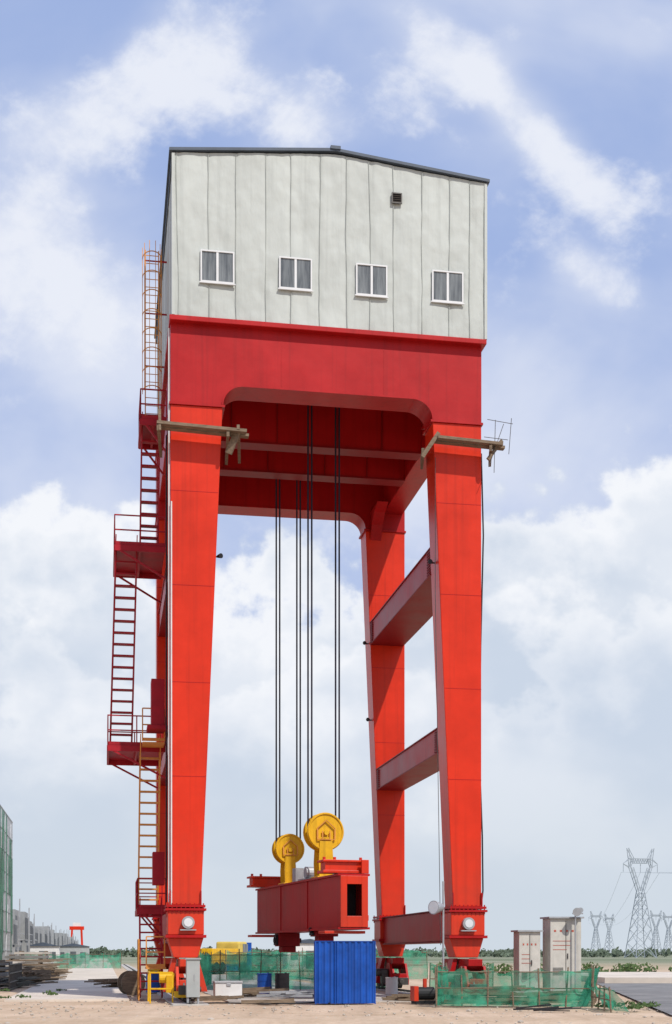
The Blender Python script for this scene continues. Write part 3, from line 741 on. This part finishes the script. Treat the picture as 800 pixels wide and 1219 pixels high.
def MR(v,a,b,c=0,d=1,sm=True):
    n=N.new('ShaderNodeMapRange'); n.interpolation_type='SMOOTHSTEP' if sm else 'LINEAR'
    L.new(v,n.inputs['Value']); n.inputs['From Min'].default_value=a; n.inputs['From Max'].default_value=b; n.inputs['To Min'].default_value=c; n.inputs['To Max'].default_value=d
    return n.outputs[0]
ay=M('MAXIMUM',M('ABSOLUTE',sp.outputs['Y']),.2)
tx=M('DIVIDE',sp.outputs['X'],ay); tz=M('DIVIDE',sp.outputs['Z'],ay)
cv=N.new('ShaderNodeCombineXYZ'); L.new(tx,cv.inputs[0]); L.new(tz,cv.inputs[1]); P=cv.outputs[0]
def NO(vec,sc,det,ro,st=(1,1,1),loc=(0,0,0),rot=0,dist=0):
    mp=N.new('ShaderNodeMapping'); mp.inputs['Scale'].default_value=st; mp.inputs['Location'].default_value=loc; mp.inputs['Rotation'].default_value=(0,0,rot); L.new(vec,mp.inputs['Vector'])
    n=N.new('ShaderNodeTexNoise'); n.noise_dimensions='2D'; n.inputs['Scale'].default_value=sc; n.inputs['Detail'].default_value=det; n.inputs['Roughness'].default_value=ro; n.inputs['Distortion'].default_value=dist; L.new(mp.outputs[0],n.inputs['Vector']); return n.outputs['Fac']
def blob(px,py,rx,ry,rot=0,wt=1):
    mp=N.new('ShaderNodeMapping'); mp.vector_type='TEXTURE'
    mp.inputs['Location'].default_value=((px-400)/1600,(1135-py)/1600,0); mp.inputs['Rotation'].default_value=(0,0,R(rot)); mp.inputs['Scale'].default_value=(rx/1600,ry/1600,1)
    L.new(P,mp.inputs['Vector']); n=N.new('ShaderNodeVectorMath'); n.operation='LENGTH'; L.new(mp.outputs[0],n.inputs[0])
    return MR(n.outputs['Value'],0,1,wt,0)
def total(lst):
    o=lst[0]
    for x in lst[1:]: o=M('ADD',o,x)
    return o
wis=total([blob(195,85,200,120,25,1.15),blob(60,170,150,120,-20,1.0),blob(345,140,120,85,0,.85),blob(80,370,240,130,-25,1.05),blob(20,280,140,100,0,.75),blob(545,75,140,55,-40,.95),blob(600,60,60,90,-40,.5),blob(650,170,190,55,-50,1.0),blob(700,320,110,50,-35,.85),blob(770,40,120,70,0,.35),blob(700,250,180,110,-30,.45)])
n1=NO(P,9,8,.58,(1,1.1,1),(3.1,1.2,0),R(25),.15)
n2=NO(P,34,5,.6,(1,1.2,1),(7,2,0),R(35),.1)
nw=M('ADD',M('MULTIPLY',n1,.75),M('MULTIPLY',n2,.25))
crisp=MR(M('ADD',nw,M('MULTIPLY',wis,.26)),.57,.83,0,.9)
nv=NO(P,3.5,5,.5,(1,1.5,1),(5,9,0),R(20),.2)
veil=M('ADD',MR(M('ADD',nv,M('MULTIPLY',wis,.25)),.32,.85,0,.62),MR(tz,.36,.50,.20,.02))
cw=M('MINIMUM',M('ADD',M('MULTIPLY',veil,M('SUBTRACT',1.0,crisp)),crisp),.95)
e1=M('MULTIPLY',MR(M('ABSOLUTE',M('ADD',tx,.20)),0,.12,1,0),.045)
e2=M('MULTIPLY',MR(tx,.06,.27,0,1),.105)
edge=M('ADD',M('ADD',e1,e2),.300)
b1=NO(P,13,3,.5,(1,1.1,1),(1,5,0)); b2=NO(P,40,6,.58,(1,1.1,1),(2,1,0))
bil=M('ADD',M('MULTIPLY',M('SUBTRACT',b1,.5),.17),M('MULTIPLY',M('SUBTRACT',b2,.5),.08))
D=M('ADD',M('SUBTRACT',edge,tz),bil)
cc=MR(D,-.006,.035,0,.96)
b3=NO(P,10,5,.54,(1,1.2,1),(8,3,0))
D2=M('ADD',M('SUBTRACT',M('ADD',.21,M('MULTIPLY',MR(tx,.0,.25,0,1),.06)),tz),M('MULTIPLY',M('SUBTRACT',b3,.5),.34))
def rimf(D): return M('MULTIPLY',MR(D,-.005,.03),MR(D,.0,.11,1,0))
sh=NO(P,5,4,.5,(1,1.5,1),(4,4,0))
lit=M('ADD',M('ADD',M('MULTIPLY',rimf(D),.8),M('MULTIPLY',rimf(D2),.45)),M('MULTIPLY',MR(sh,.36,.68),.55)); lit=M('MINIMUM',lit,1)
def CM(f,a,b):
    n=N.new('ShaderNodeMixRGB'); 
    if isinstance(f,(int,float)): n.inputs['Fac'].default_value=f
    else: L.new(f,n.inputs['Fac'])
    for i,v in ((1,a),(2,b)):
        if isinstance(v,tuple): n.inputs[i].default_value=(v[0]*10,v[1]*10,v[2]*10,1)
        else: L.new(v,n.inputs[i])
    return n.outputs[0]
base=CM(.85,sky.outputs[0],(.38,.50,.83))
c=CM(cw,base,(.84,.87,.95))
cum=CM(lit,(.60,.68,.80),(.92,.94,.98))
c=CM(cc,c,cum)
hz=MR(tz,.0,.18,.85,0)
c=CM(hz,c,(.63,.70,.77))
L.new(c,bg.inputs['Color'])
# ------------------------------------------------------------------ camera
cam=bpy.data.cameras.new('camera'); co=bpy.data.objects.new('camera',cam); S.collection.objects.link(co); S.camera=co
co.location=(0,0,1.7); co.rotation_euler=(R(90),0,0); cam.sensor_fit='HORIZONTAL'; cam.sensor_width=36; cam.lens=36*1600/800; cam.shift_y=525.5/800; cam.clip_end=20000; cam.clip_start=.1
S.view_settings.view_transform='Standard'; S.view_settings.look='None'; S.view_settings.exposure=0
